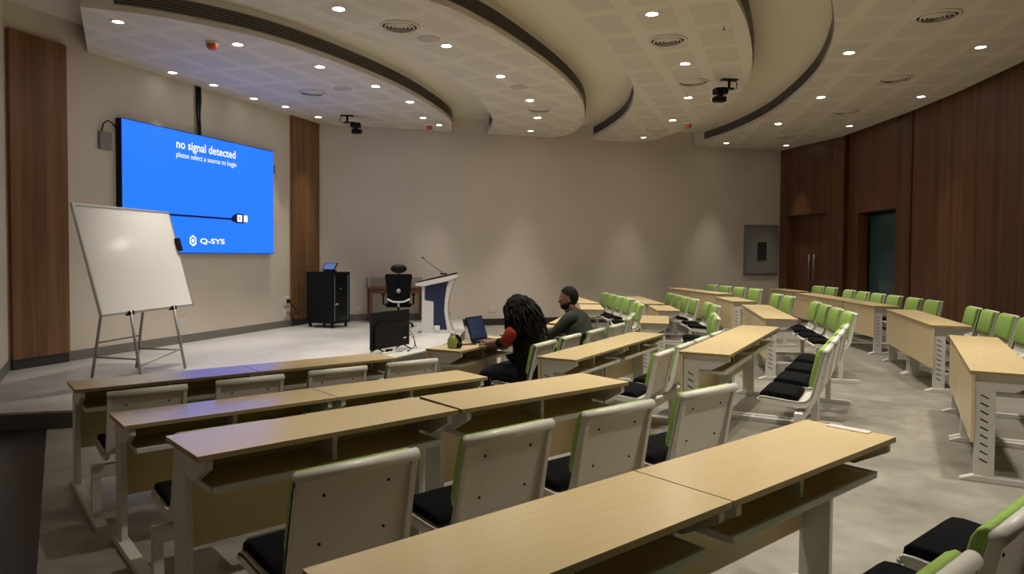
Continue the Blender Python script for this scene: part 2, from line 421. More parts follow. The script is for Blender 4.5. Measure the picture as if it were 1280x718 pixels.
c4 = crescent(C4i, [(-.35, -1.6), (1.3, -.65), (3.1, 1.05), (4.75, 3.05), (5.95, 5.25), (6.75, 7.6), (7.26, 10.1), (7.52, 11.94), (7.64, 13.68), (7.67, 16.4), (7.13, 18.74)], R(80), [far(4.62)])
grille(C1o, 1, c1, 3, -4); grille(C2o, 1, c2, 4, -8); grille(C3o, 1, c3, 4, -16)
grille(C2i, -1, c2, 36, -2); grille(C3i, -1, c3, 36, -2); grille(C4i, -1, c4, 22, -2)

# ------------------------------------------------------------------ ceiling fittings
def make_downlight():
    t = thing('downlight', 'x', 'ceiling light', (0, 0, CZ), 0, 'recessed ceiling downlights')
    MB().lathe([(.062, -.001), (.062, -.006), (.085, -.008), (.092, -.004), (.092, 0)], seg=24).build('trim_ring', M['white'], t)
    MB().lathe([(0, -.005), (.040, -.005), (.062, -.003)], seg=24).build('lens', M['lampglass'], t)
    l = bpy.data.lights.new('downlight_beam', 'SPOT'); l.energy = LAMP_W; l.color = LAMP_COL
    l.spot_size = R(84); l.spot_blend = .8; l.shadow_soft_size = .045
    b = bpy.data.objects.new('beam', l); COL.objects.link(b); b.parent = t; b.location = (0, 0, -.03)
    return t
dl0 = make_downlight(); dl_used = []
narrow = bpy.data.lights.new('narrow_beam', 'SPOT'); narrow.energy = LAMP_W * .7; narrow.color = LAMP_COL
narrow.spot_size = R(46); narrow.spot_blend = 1.0; narrow.shadow_soft_size = .045
narrow_lens = [c for c in dl0.children if c.name.startswith('lens')][0].data.copy(); narrow_lens.materials[0] = M['lampglass_narrow']
wide_beam = [c for c in dl0.children if c.type == 'LIGHT'][0].data; wide_lens = [c for c in dl0.children if c.name.startswith('lens')][0].data
def lamp(x, y, label, close=False):
    o = dl0 if not dl_used else dup(dl0, (x, y, CZ), 0, label)
    for c in o.children:
        if c.type == 'LIGHT': c.data = narrow if close else wide_beam
        elif c.name.startswith('lens'): c.data = narrow_lens if close else wide_lens
    o.location = (x, y, CZ); o['label'] = label; dl_used.append(o)
ORD = ['first', 'second', 'third', 'fourth', 'fifth', 'sixth', 'seventh', 'eighth', 'ninth', 'tenth', 'eleventh', 'twelfth']
def lamps(pts, phrase, close=()):
    for i, (x, y) in enumerate(pts): lamp(x, y, f'round recessed downlight, {ORD[i]} from the near end, {phrase}', i in close or i - len(pts) in close)
lamps([(-4.8, 8.6), (-3.7, 9.5), (-2.9, 10.6), (-2.3, 11.8), (-1.9, 13.0), (-1.85, 14.5), (-1.60, 15.3)], 'outer row of ceiling band above the stage', (0, -1, -2))
lamps([(-5.3, 11.0), (-5.0, 11.8), (-4.7, 12.8), (-4.35, 13.5), (-4.0, 14.5)], 'row over the blue wall screen', range(5))
lamps([(-2.0, 8.1), (-.9, 9.5), (-.2, 11.1), (.3, 12.8), (.5, 14.4), (.4, 15.95)], 'on the second ceiling band', (-1,))
lamps([(.5, 6.2), (1.6, 8.2), (2.5, 10.3), (3.1, 12.5), (3.3, 14.6), (3.1, 16.75)], 'on the third ceiling band', (-1,))
lamps([(.2, 3.4), (1.9, 5.2), (3.4, 7.2), (4.6, 9.7), (5.4, 12.4), (5.6, 14.9), (5.3, 17.5)], 'inner row of outermost ceiling band', (-1,))
lamps([(2.5, 2.7), (3.7, 4.4), (5.05, 6.6), (6.2, 9.4), (7.1, 12.3), (7.2, 15.1), (6.9, 17.8)], 'row beside the wood wall', range(3, 8))
def make_diffuser():
    t = thing('air_diffuser', 'x', 'air vent', (0, 0, CZ), 0, 'round ceiling air diffusers')
    MB().lathe([(.25, 0), (.25, -.010), (.222, -.024), (.212, -.002)], seg=32).build('outer_ring', M['ceil'], t)
    MB().lathe([(0, -.001), (.212, -.001)], seg=32).build('throat', M['slot'], t)
    for r in (.168, .122, .076, .030):
        MB().lathe([(r + .014, -.006), (r + .016, -.020), (r, -.032), (r, -.024)], seg=28).build('cone', M['ceil'], t)
    return t
df0 = None
for x, y, lb in [(-3.5, 12.3, 'round air diffuser on the ceiling band above the stage'), (-1.4, 8.7, 'nearest round air diffuser on the second ceiling band'),
                 (.5, 13.6, 'far round air diffuser on the second ceiling band'), (2.0, 9.2, 'nearest round air diffuser on the third ceiling band'),
                 (2.9, 11.4, 'middle round air diffuser on the third ceiling band'), (3.2, 15.7, 'farthest round air diffuser on the third ceiling band'),
                 (4.9, 8.2, 'nearest round air diffuser on the outermost ceiling band'), (6.0, 11.1, 'second nearest round air diffuser on the outermost ceiling band'),
                 (6.4, 13.6, 'third round air diffuser from the camera on the outermost ceiling band'), (6.4, 16.4, 'farthest round air diffuser on the outermost ceiling band')]:
    if df0 is None: df0 = make_diffuser(); df0.location = (x, y, CZ); df0['label'] = lb
    else: dup(df0, (x, y, CZ), 0, lb)
for x, y, lb in [(-1.1, 9.2, 'flat round ceiling speaker beside the nearest diffuser of the second band'), (-2.9, 12.0, 'flat round ceiling speaker on the band above the stage'),
                 (.1, 11.8, 'flat round ceiling speaker midway along the second ceiling band')]:
    o = MB().lathe([(0, -.008), (.14, -.008), (.15, -.005), (.155, 0)], seg=32).build('ceiling_speaker', mat('speaker_mesh', (.50, .46, .40), .8), None, (x, y, CZ))
    tag(o, lb, 'speaker', 'round ceiling speakers')
for x, y, lb in [(-4.0, 9.4, 'orange fire alarm dome above the stage beside the left downlights'), (-1.8, 15.3, 'orange fire alarm dome at the far tip of the stage ceiling band'),
                 (3.7, 14.9, 'orange fire alarm dome at the edge of the third ceiling band')]:
    t = thing('fire_alarm', lb, 'fire alarm', (x, y, CZ), 0, 'orange fire alarms')
    MB().lathe([(.085, 0), (.085, -.03), (0, -.03)], seg=20).build('base', M['white'], t)
    MB().lathe([(.072, -.03), (.072, -.07), (.05, -.10), (0, -.105)], seg=20).build('dome', M['orange'], t)
for x, y, lb in [(2.55, 8.6, 'small sprinkler head under the third ceiling band near the nearest diffuser')]:
    t = thing('sprinkler', lb, 'sprinkler', (x, y, CZ))
    MB().tube([(0, 0, 0), (0, 0, -.05)], .008).build('stem', M['chrome'], t)
    MB().lathe([(0, -.05), (.022, -.05), (.022, -.053), (0, -.053)], seg=12).build('deflector', M['grey'], t)
# cameras hung from the ceiling
def ptz(x, y, rz, lb, arm):
    t = thing('ceiling_camera', lb, 'camera', (x, y, CZ), rz)
    t.scale = (1, 1, .68)
    MB().box(-.13, .13, -.06, .06, -.025, 0, .003).build('mount_plate', M['blackmetal'], t)
    MB().tube([(0, 0, -.02), (0, 0, -.20)], .022).box(-arm, .07, -.035, .035, -.225, -.195, .003).build('bracket', M['blackmetal'], t)
    b = MB().box(-arm - .11, -arm + .09, -.085, .085, -.36, -.22, .02).lathe([(.045, -.36), (.045, -.42)], (-arm - .01, 0, 0), 16).build('body', M['blackplastic'], t)
    h = MB().box(-arm - .12, -arm + .07, -.07, .07, -.54, -.41, .025).build('lens_head', M['blackplastic'], t)
    MB().lathe([(.04, 0), (.04, .02), (.03, .022), (0, .015)], seg=16).xf(Matrix.Translation((-arm - .12, 0, -.475)) @ Matrix.Rotation(-PI / 2, 4, 'Y')).build('lens', M['glassdark'], h)
    MB().tube([(.11, 0, -.02), (.14, 0, -.10), (.12, 0, -.22), (.03, 0, -.25), (-arm + .05, 0, -.28)], .007).build('cable', M['blackplastic'], t)
ptz(3.42, 11.2, R(12), 'black camera hanging from bracket under the third ceiling band', .14)
ptz(-3.36, 14.3, R(185), 'black camera hanging from bracket under the stage ceiling band', .16)

# ------------------------------------------------------------------ things on the walls
def wall_thing(name, label, cat, a, b, d, z=0, off=0.0):
    """empty on a wall a->b at distance d; local x along the wall, local -y into the room"""
    ang, ln = oriented(a, b); v = Vector((math.cos(ang), math.sin(ang))); n = Vector((v.y, -v.x))
    p = Vector(a) + v * d + n * off
    return thing(name, label, cat, (p.x, p.y, z), ang)
# big LED screen; local x along wall from its left edge
FA = Vector((-6.02, 9.75)); dvec = (Vector(C2) - Vector(K)).normalized()
d0 = (Vector((-5.8376, 10.325)) - Vector(K)).length + .02
sc = wall_thing('video_wall', 'large wall screen glowing blue with white no signal message', 'screen', K, C2, d0, 1.485)
SW, SH = 3.54, 1.985; TH = .11
MB().box(0, SW, -TH + .004, -.004, 0, SH, .004).build('cabinet', M['blackmetal'], sc)
MB().box(.012, SW - .012, -TH - .002, -TH + .004, .012, SH - .012).build('display', M['screenblue'], sc)
def text_mesh(name, txt, size, x, z, width, m, parent, bold=0.0, y=-TH - .005, fit=True):
    cu = bpy.data.curves.new(name, 'FONT'); cu.body = txt; cu.size = size; cu.offset = bold; cu.extrude = .0008; cu.resolution_u = 3
    o = bpy.data.objects.new(name, cu); COL.objects.link(o)
    dg = bpy.context.evaluated_depsgraph_get(); me = bpy.data.meshes.new_from_object(o.evaluated_get(dg)); bpy.data.objects.remove(o)
    xs = [v.co.x for v in me.vertices]; k = width / (max(xs) - min(xs)); x0 = min(xs)
    for v in me.vertices: v.co = Vector(((v.co.x - x0) * k + x, y - v.co.z, v.co.y + z))
    me.materials.clear(); me.materials.append(m)
    return link(name, me, parent)
text_mesh('message_line', 'no signal detected', .20, SW * .298, 3.187 - 1.485, SW * .394, M['screenwhite'], sc, .0025)
text_mesh('message_line', 'please select a source to begin', .122, SW * .297, 3.040 - 1.485, SW * .40, M['screenwhite'], sc, 0)
text_mesh('brand_word', 'Q-SYS', .12, SW * .441, 1.655 - 1.485, SW * .168, M['screenwhite'], sc, .003)
cb = MB().box(SW * .20, SW * .66, -TH - .006, -TH - .003, .600, .634)
cb.prism([(SW * .66, .59), (SW * .675, .565), (SW * .69, .565), (SW * .69, .70), (SW * .675, .70), (SW * .66, .645)], 'y', -TH - .006, -TH - .003)
cb.box(SW * .69, SW * .75, -TH - .006, -TH - .003, .548, .725)
icon = cb.build('cable_icon', M['screennavy'], sc)
MB().box(SW * .702, SW * .738, -TH - .009, -TH - .006, .575, .70).box(SW * .752, SW * .78, -TH - .009, -TH - .006, .58, .70).build('plug_icon', M['screenwhite'], icon)
MB().box(SW * .716, SW * .723, -TH - .011, -TH - .009, .61, .665).build('plug_mark', M['screenblue'], icon)
# hexagonal logo ring with inner hexagon
lg = MB(); cx_, cz_ = SW * .396, 1.698 - 1.485
def hexpt(r, k): a = R(90 + 60 * k); return (cx_ + r * .88 * math.cos(a), cz_ + r * math.sin(a))
for k in range(6):
    if k == 3: continue
    p0, p1, p2, p3 = hexpt(.095, k), hexpt(.095, k + 1), hexpt(.066, k + 1), hexpt(.066, k)
    lg.prism([p0, p1, p2, p3], 'y', -TH - .006, -TH - .003)
lg.prism([hexpt(.036, k) for k in range(6)], 'y', -TH - .006, -TH - .003)
lg.prism([(cx_ + .0, cz_ - .095), (cx_ + .085, cz_ - .05), (cx_ + .05, cz_ - .03), (cx_ - .0, cz_ - .062)], 'y', -TH - .006, -TH - .003)
lg.build('hexagon_logo', M['screenwhite'], sc)
# cables running up from the screen
cbz = wall_thing('screen_cables', 'bundle of black cables running up from the blue screen', 'cable', K, C2, d0 + 1.62, 3.47, .03)
for i, dx in enumerate((-.03, 0, .03, .055)):
    MB().tube([(dx + .01, -.01, -.3), (dx * .5 + .02, -.02, 0), (dx - .02 * (i % 2), -.012, .35), (dx * 1.2, -.01, .60), (dx, -.01, .82)], .013).build('cable', M['blackplastic'], cbz)
w = wall_thing('wall_box', 'grey wall box with looped black cable left of the screen', 'wall box', K, C2, d0 - .30, 2.98)
MB().box(0, .20, -.05, 0, 0, .25, .006).build('box', M['panelgrey'], w)
MB().tube([(.04, -.03, .25), (.06, -.04, .36), (.13, -.05, .42), (.22, -.05, .38), (.31, -.05, .29)], .010).build('cable', M['blackplastic'], w)
w = wall_thing('wall_box.001', 'small grey wall box right of the blue screen', 'wall box', K, C2, d0 + SW + .03, 3.06)
MB().box(0, .12, -.045, 0, 0, .17, .006).build('box', M['panelgrey'], w)
def outlet(label, a, b, d, z, wd=.16, h=.09):
    w = wall_thing('wall_outlet', label, 'outlet', a, b, d, z); w['group'] = 'white wall outlets'
    MB().box(0, wd, -.012, 0, 0, h, .003).build('plate', M['white'], w)
    for k in range(2):
        MB().box(wd * (.14 + .46 * k), wd * (.40 + .46 * k), -.015, -.012, h * .25, h * .75).build('socket', M['frame'], w)
    return w
outlet('white double wall outlet above the skirting behind the whiteboard easel', K, C2, d0 + 1.12, .31, .26, .10)
outlet('white wall outlet on the far wall between rack and brown desk', C2, C3, .82, .22, .14, .07)
outlet('white wall outlet on the far wall behind the laptop', C2, C3, 3.86, .15, .15, .11)
for z, lb in ((.44, 'upper white socket box with plug beside the far wood pilaster'), (.20, 'lower white socket box with plug beside the far wood pilaster')):
    w = wall_thing('socket_box', lb, 'socket', K, C2, 5.62, z); w['group'] = 'socket boxes by the pilaster'
    MB().box(0, .16, -.04, 0, 0, .17, .006).build('box', M['white'], w)
    MB().box(.04, .11, -.09, -.04, .05, .12, .01).build('plug', M['blackplastic'] if z > .3 else M['grey'], w)
    MB().tube([(.08, -.08, .06), (.12, -.12, 0), (.20, -.13, -.12 if z < .3 else -.06), (.34, -.10, -.19 if z < .3 else -.2)], .009).build('cord', M['blackplastic'], w)
# grey service hatch on the far wall
hd = (Vector((6.08, 18.44)) - Vector(C2)).length
h = wall_thing('service_hatch', 'grey metal service hatch with small dark window on far wall', 'hatch', C2, C3, hd, .99)
MB().box(0, 1.06, -.03, 0, 0, 1.33, .004).build('frame', M['panelgrey'], h)
MB().box(.05, 1.01, -.05, -.03, .05, 1.28, .006).build('door', mat('hatch_door', (.26, .255, .245), .4), h)
MB().box(.36, .70, -.056, -.05, .36, .92, .004).build('window_frame', M['grey'], h)
MB().box(.39, .67, -.060, -.056, .40, .88).build('window_pane', M['slot'], h)
MB().box(.95, .985, -.07, -.05, .60, .72, .005).build('latch', M['grey'], h)

# ------------------------------------------------------------------ desks and bench seats
DL, DD = 1.22, .395
def make_desk(var='A'):
    t = thing('desk', 'x', 'desk', (0, 0, 0), 0, 'curved rows of lecture desks')
    mb = MB().box(0, DL, -DD, 0, .727, .75, .002)
    for fc in mb.bm.faces:
        fc.normal_update(); fc.material_index = 0 if abs(fc.normal.z) > .5 else 1
    mb.build('desktop', [M['maple'], M['edge']], t)
    pi = .004 if var == 'A' else .066
    mb = MB().box(pi, DL - pi, -.030, -.010, .265, .727, .002)
    mb.build('modesty_panel', M['maple'], t)
    sh = MB().box(.075, DL - .075, -.335, -.032, .585, .600)
    sh.m(1).box(.07, DL - .07, -.352, -.335, .578, .607, .004).box(.066, .075, -.34, -.04, .580, .604).box(DL - .075, DL - .066, -.34, -.04, .580, .604)
    sh.build('shelf', [M['maple'], M['frame']], t)
    MB().box(DL / 2 - .012, DL / 2 + .012, -.30, -.12, .600, .727).build('divider', M['frame'], t)
    for i, x in enumerate((.045, DL - .045)):
        sg = -1 if i == 0 else 1
        yf = -.032 if var == 'A' else -.008
        lg_ = MB().box(x - .016, x + .016, -.150, yf, .04, .64, .004)
        lg_.prism([(yf, .727), (-.385, .727), (-.385, .690), (-.250, .615), (yf, .615)], 'x', x - .014, x + .014)
        lg_.m(1)
        for k in range(9 if (var == 'A' or (var == 'B' and i == 1)) else 0):
            z = .13 + k * .054; xo = x + (sg if var == 'A' else -1) * .0165
            lg_.prism([(-.062, z + .022), (-.068, z + .029), (-.112, z + .006), (-.106, z - .001)], 'x', xo - .0008, xo + .0008)
        lg_.build('leg', [M['frame'], M['slot']], t)
        MB().prism([(.04, 0), (.045, .012), (-.03, .042), (-1.05, .042), (-1.10, .034), (-1.10, 0)], 'x', x - .032, x + .032, .005).build('foot', M['frame'], t)
    rl = MB().box(.02, DL - .02, -.915, -.855, .275, .350, .004)
    for x in (.045, DL - .045): rl.box(x - .024, x + .024, -.910, -.860, .038, .348, .003)
    rl.build('seat_rail', M['frame'], t)
    return t
def make_chair():
    """origin on top of the rail; +y is the way the sitter faces"""
    t = thing('chair', 'x', 'chair', (0, 0, 0), 0, 'shell chairs on the bench rails')
    w0 = .885; zz = .350
    prof = [(.590, .428), (.605, .440), (.640, .442), (.72, .434), (.80, .426), (.87, .422), (.915, .428), (.945, .444), (.962, .470), (.972, .50), (.995, .60), (1.020, .71), (1.043, .805)]
    P = [(-(w_ - w0), z - zz) for w_, z in prof]
    def offset(P, d):
        out = []
        for i in range(len(P)):
            a = Vector(P[max(i - 1, 0)]); b = Vector(P[min(i + 1, len(P) - 1)]); dd = (b - a).normalized(); n = Vector((-dd.y, dd.x))
            out.append(tuple(Vector(P[i]) + n * d))
        return out
    HW = .225
    mb = MB()
    lo = offset(P, .014)
    mb.prism(P + lo[::-1], 'x', -HW, HW)
    lo2 = [tuple(Vector(a) * t + Vector(b) * (1 - t)) for a, b, t in zip(offset(P, .046), offset(P, .026), [1, 1, 1, 1, 1, 1, 1, .9, .8, .7, .45, .2, 0])]; hi2 = offset(P, -.004)
    for sx in (-1, 1):
        a, b = sorted((sx * HW, sx * (HW - .024)))
        mb.prism(hi2 + lo2[::-1], 'x', a, b, .003)
    for fc in mb.bm.faces: fc.smooth = False
    ty, tz = P[-1]
    mb.tube([(-HW, ty - .014, tz + .004), (HW, ty - .014, tz + .004)], .022, 14)
    mb.tube([(-HW, P[0][0] - .004, P[0][1] - .010), (HW, P[0][0] - .004, P[0][1] - .010)], .012, 10)
    mb.m(1)
    for sx in (-.12, .12):
        for w_, z in ((1.012, .735), (.978, .565)):
            c = Vector((sx, -(w_ - w0) - .030, z - zz)); mb.sphere(c, .006, (1, .6, 1), 8, 6)
    mb.build('shell', [M['white'], M['slot']], t)
    sp = MB()
    top = [(.597, .440), (.600, .466), (.622, .484), (.66, .489), (.75, .481), (.84, .472), (.868, .460), (.872, .432), (.72, .438), (.64, .445)]
    sp.prism([(-(w_ - w0), z - zz) for w_, z in top], 'x', -.214, .214, .010)
    for fc in sp.bm.faces: fc.smooth = True
    sp.build('seat_pad', M['black'], t)
    bp = MB()
    fr_ = [(.982, .535), (.950, .542), (.946, .57), (.972, .70), (.992, .790), (1.006, .815), (1.026, .827), (1.040, .824), (1.034, .790), (1.012, .69), (.990, .585)]
    bp.prism([(-(w_ - w0), z - zz) for w_, z in fr_], 'x', -.214, .214, .007)
    for fc in bp.bm.faces: fc.smooth = True
    bp.build('back_pad', M['green'], t)
    br = MB()
    for sx in (-.12, .12):
        br.prism([(.035, .0), (-.035, .0), (-.06, .058), (.13, .066), (.13, .050)], 'x', sx - .02, sx + .02)
    br.build('bracket', M['frame'], t)
    return t
desk0 = make_desk(); desks = {'A': desk0, 'B': make_desk('B'), 'C': make_desk('C')}; first = {'A', 'B', 'C'}; chair0 = make_chair(); used = {'c': 0}
def place_desk(x, y, deg, z, label, var='A'):
    d = desks[var]
    if var in first: first.discard(var); o = d; o.location = (x, y, z); o.rotation_euler = (0, 0, R(deg)); o['label'] = label
    else: o = dup(d, (x, y, z), R(deg), label)
    return o
def place_chair(x, y, deg, z, s, label, w=.885):
    a = R(deg); px = x + math.cos(a) * s + math.sin(a) * w; py = y + math.sin(a) * s - math.cos(a) * w
    if used['c'] == 0: chair0.location = (px, py, z + .35); chair0.rotation_euler = (0, 0, a); chair0['label'] = label; o = chair0
    else: o = dup(chair0, (px, py, z + .35), a, label)
    used['c'] += 1; return o
ROWN = {1: 'front row', 2: 'second row', 3: 'third row', 4: 'back row'}
def adv(x, y, deg, d): a = R(deg); return (x + math.cos(a) * d, y + math.sin(a) * d, deg)
U = 1.226
BLOCKS = []   # (row, block, level, [(x,y,deg,[seat s])])
def two(x, y, deg, s1=(.31, .94), s2=(.35, .98)): return [(x, y, deg, s1), (*adv(x, y, deg, U), s2)]
BLOCKS.append((1, 'left', LOW, two(-3.161, 4.965, 38.9)))
BLOCKS.append((2, 'left', LOW, two(-2.307, 3.997, 39.9)))
BLOCKS.append((3, 'left', 0, [(-1.427, 2.872, 42.0, (.30, .97)), (-.488, 3.710, 39.4, (.40, 1.08))]))
BLOCKS.append((4, 'left', 0, two(-.500, 1.663, 40.1)))
BLOCKS.append((1, 'middle', LOW, [(-.838, 6.818, 62.5, (.50, 1.16)), (*adv(-.838, 6.818, 61.6, 1.47), (.38, 1.05))]))
BLOCKS.append((2, 'middle', LOW, two(.229, 6.335, 59.6, (.43, 1.06), (.42, 1.05))))
BLOCKS.append((3, 'middle', 0, two(1.326, 5.534, 60.8)))
BLOCKS.append((4, 'middle', 0, two(3.080, 4.684, 61.0)))
BLOCKS.append((1, 'right', LOW, [(.50, 9.45, 76, (.31, .93)), (1.17, 11.85, 86, (.31, .93))] + two(1.29, 13.3, 96)))
BLOCKS.append((2, 'right', LOW, [(1.747, 9.567, 77.6, (.31, .93)), (2.43, 11.72, 86, (.31, .93))] + two(2.52, 13.28, 91)))
BLOCKS.append((3, 'right', 0, two(3.061, 8.49, 77.9) + [(3.66, 11.64, 87, (.31, .93))] + two(4.05, 13.9, 101)))
BLOCKS.append((4, 'right', 0, two(4.668, 7.777, 72.5) + [(5.54, 10.73, 85, (.31, .93))] + two(5.66, 12.02, 86.5) + [(5.98, 15.0, 92, (.31, .93))]))
SEATS = {}
for row, blk, z, ds in BLOCKS:
    nseat = 0
    for i, (x, y, deg, ss) in enumerate(ds):
        if blk == 'left': lab = f'maple desk with white legs, {"left" if i == 0 else "right"} one in left block\'s {ROWN[row]}'
        else: lab = f'maple desk with white legs, {ORD[i]} from near end of {blk} block\'s {ROWN[row]}'
        d = place_desk(x, y, deg, z, lab, ('B', 'C')[i] if blk == 'left' else 'A')
        for s in ss:
            if blk == 'left': lb = f'white chair with green back pad, {ORD[nseat]} from left, left block\'s {ROWN[row]}'
            else: lb = f'white chair with green back pad, {ORD[nseat]} from near end, {blk} block\'s {ROWN[row]}'
            place_chair(x, y, deg, z, s, lb); SEATS[(row, blk, nseat)] = (x, y, deg, z, s); nseat += 1

# ------------------------------------------------------------------ whiteboard easel
WB = Vector((-4.522, 7.721, .802)); ph, ta, ww, wh = 1.433, .273, 1.708, 1.278
ea = thing('whiteboard_easel', 'white marker board leaning on grey tubular easel at stage left', 'whiteboard', (WB.x, WB.y, 0), ph)
# local x along the board, local -y toward the room
T = Matrix.Translation((0, 0, WB.z)) @ Matrix.Rotation(-ta, 4, 'X')
MB().box(0, ww, .0, .02, 0, wh, .002).xf(T).build('board', M['whiteboard'], ea)
fb = MB()
for a in ((-.012, ww + .012, -.015, .01), (-.012, ww + .012, wh - .01, wh + .015)): fb.box(a[0], a[1], -.006, .026, a[2], a[3], .002)
fb.box(-.012, .010, -.006, .026, -.01, wh + .01, .002).box(ww - .010, ww + .012, -.006, .026, -.01, wh + .01, .002)
fb.xf(T).build('frame', M['alu'], ea)
def eleg(p, q_, nm='leg', r=.017): MB().tube([p, q_], r, 8).build(nm, M['grey'], ea)
inv = Matrix.Rotation(-ph, 4, 'Z')
def loc(x, y, z): return tuple(inv @ (Vector((x, y, z)) - Vector((WB.x, WB.y, 0))))
f2, f4, r3, r1 = loc(-4.31, 8.13, .012), loc(-4.19, 8.97, .012), loc(-4.85, 9.03, .012), loc(-4.97, 8.27, .012)
t2, t4 = (.44, -.02, .82), (1.25, -.02, .82)
eleg(f2, t2); eleg(f4, t4)
k2, k4 = (.50, .27, 1.55), (1.22, .27, 1.55)
eleg(r1, k2); eleg(r3, k4)
def mid(a, b, t): return tuple(a[i] + (b[i] - a[i]) * t for i in range(3))
eleg(mid(f2, t2, .30), mid(r1, k2, .16), 'brace', .012); eleg(mid(f4, t4, .30), mid(r3, k4, .16), 'brace', .012)
eleg(mid(r1, k2, .27), mid(r3, k4, .27), 'brace', .011); eleg(mid(f2, t2, .2), mid(f4, t4, .32), 'brace', .012)
for x in (.44, 1.25):
    MB().box(x - .03, x + .05, -.035, .03, -.035, .012, .006).xf(T).build('clip', M['blackplastic'], ea)
o = MB().box(ww - .045, ww + .035, -.05, -.008, .74, .92, .012).xf(T)
er = o.mesh('board_eraser', M['blackplastic']); er = link('board_eraser', er); er.location = (WB.x, WB.y, 0); er.rotation_euler = (0, 0, ph)
tag(er, 'black board eraser stuck on the right edge of the whiteboard', 'eraser')

# ------------------------------------------------------------------ stage furniture
# equipment rack
rk = thing('equipment_rack', 'black server rack cabinet on castors beside the wood pilaster', 'rack', (-3.57, 13.95, 0), R(62))
# local x: along door face (to the right/back), local y: left/back
RW, RD, RH = .50, .70, 1.12
cab = MB().box(0, RW, 0.02, RD, .09, RH, .004).box(-.01, RW + .01, -.005, RD + .01, RH - .03, RH + .005, .004).box(0, .05, -.005, .02, .09, RH - .03).box(RW - .05, RW, -.005, .02, .09, RH - .03).box(.05, RW - .05, -.005, .02, .09, .14)
cab.build('cabinet', M['blackmetal'], rk)
dm = MB().box(.05, RW - .05, -.004, .004, .14, RH - .03)
dd_ = dm.build('glass_door', M['glassdark'], rk)
MB().box(.045, .06, -.012, -.002, .14, RH - .06).box(RW - .07, RW - .055, -.012, -.002, .14, RH - .06).build('rail_strip', mat('rack_rail', (.16, .20, .30), .35, .3), dd_)
MB().box(.07, .16, -.012, -.004, .46, .50, .003).box(.2, .24, -.012, -.004, .78, .80, .003).build('lock', M['grey'], dd_)
for x, y in ((.05, .06), (RW - .05, .06), (.05, RD - .06), (RW - .05, RD - .06)):
    MB().lathe([(.0, -.012), (.032, -.012), (.035, 0), (.032, .012), (0, .012)], seg=14).xf(Matrix.Translation((x, y, .035)) @ Matrix.Rotation(PI / 2, 4, 'Y')).box(x - .02, x + .02, y - .02, y + .02, .05, .09).build('castor', M['blackplastic'], rk)
tb = thing('touch_tablet', 'small touch tablet with lit screen on top of the rack', 'tablet', (-3.66, 14.12, RH + .005), R(-20))
MB().prism([(-.10, 0), (.09, 0), (.09, .02), (-.02, .05), (-.10, .02)], 'x', -.10, .10, .004).build('stand', M['blackplastic'], tb)
tbm = Matrix.Translation((0, -.02, .10)) @ Matrix.Rotation(R(-42), 4, 'X')
bd = MB().box(-.15, .15, -.012, .012, -.085, .105, .006).xf(tbm).build('body', M['blackplastic'], tb)
MB().box(-.125, .125, -.016, -.012, -.065, .085).xf(tbm).build('display', M['tabscreen'], bd)
# brown desk by the far wall
fang = math.atan2(C3[1] - C2[1], C3[0] - C2[0])
pd = lerp(C2, C3, .098)
od = thing('office_desk', 'brown wooden desk with grey upstand against the far wall', 'desk', (pd[0] + .02, pd[1] - .55, 0), fang)
MB().box(0, 1.25, -.1, .50, .74, .78, .004).build('desktop', M['brownwood'], od)
MB().box(0, 1.25, .45, .48, .78, .97, .004).box(0, .025, -.08, .45, .78, .97, .004).build('upstand', mat('grey_beige_panel', (.40, .37, .33), .6), od)
for x in (.02, 1.17): MB().box(x, x + .06, -.08, -.02, 0, .74, .003).box(x, x + .06, .40, .46, 0, .74, .003).build('leg', M['brownwood'], od)
MB().box(.06, 1.19, -.07, -.05, .64, .74).build('apron', M['brownwood'], od)
# mesh office chair
oc = thing('office_chair', 'black mesh office chair with headrest facing the far wall', 'chair', (-2.30, 14.2, 0), R(10))
bb = MB()
for k in range(5):
    a = R(90 + 72 * k); bb.tube([(0, 0, .11), (.30 * math.cos(a), .30 * math.sin(a), .075)], [.028, .018], 8)
bb.tube([(0, 0, .09), (0, 0, .42)], .026, 10).build('base', M['blackplastic'], oc)
for k in range(5):
    a = R(90 + 72 * k); MB().sphere((.30 * math.cos(a), .30 * math.sin(a), .032), .032, (1, 1, 1), 10, 8).build('castor', M['blackplastic'], oc)
MB().box(-.25, .25, -.22, .25, .43, .50, .03).build('seat', M['black'], oc)
MB().prism([(-.19, .50), (.19, .50), (.23, .62), (.235, .80), (.27, 1.06), (.25, 1.10), (-.25, 1.10), (-.27, 1.06), (-.235, .80), (-.23, .62)], 'y', -.30, -.26, .01).build('backrest', M['black'], oc)
MB().tube([(-.22, -.31, .60), (-.12, -.33, .55), (0, -.335, .54), (.12, -.33, .55), (.22, -.31, .60)], .018, 8).tube([(0, -.33, .54), (0, -.24, .45)], .022, 8).build('back_frame', M['frame'], oc)
MB().lathe([(0, 0), (.045, 0), (.045, .02), (0, .02)], seg=14).xf(Matrix.Translation((0, -.30, .76)) @ Matrix.Rotation(PI / 2, 4, 'X')).build('lumbar_knob', M['grey'], oc)
MB().box(-.015, .015, -.315, -.29, .95, 1.15, .004).box(-.03, .03, -.33, -.30, 1.05, 1.09, .006).build('headrest_post', M['blackplastic'], oc)
MB().sphere((0, -.27, 1.205), .16, (1.0, .32, .58), 20, 12).build('headrest', M['blackplastic'], oc)
for sx in (-1, 1):
    MB().tube([(sx * .24, 0, .46), (sx * .30, 0, .48), (sx * .30, 0, .68)], .018, 8).tube([(sx * .30, -.16, .50), (sx * .30, -.17, .68), (sx * .30, .12, .69)], .016, 8).box(sx * .30 - .035, sx * .30 + .035, -.18, .14, .66, .71, .015).build('armrest', M['blackplastic'], oc)
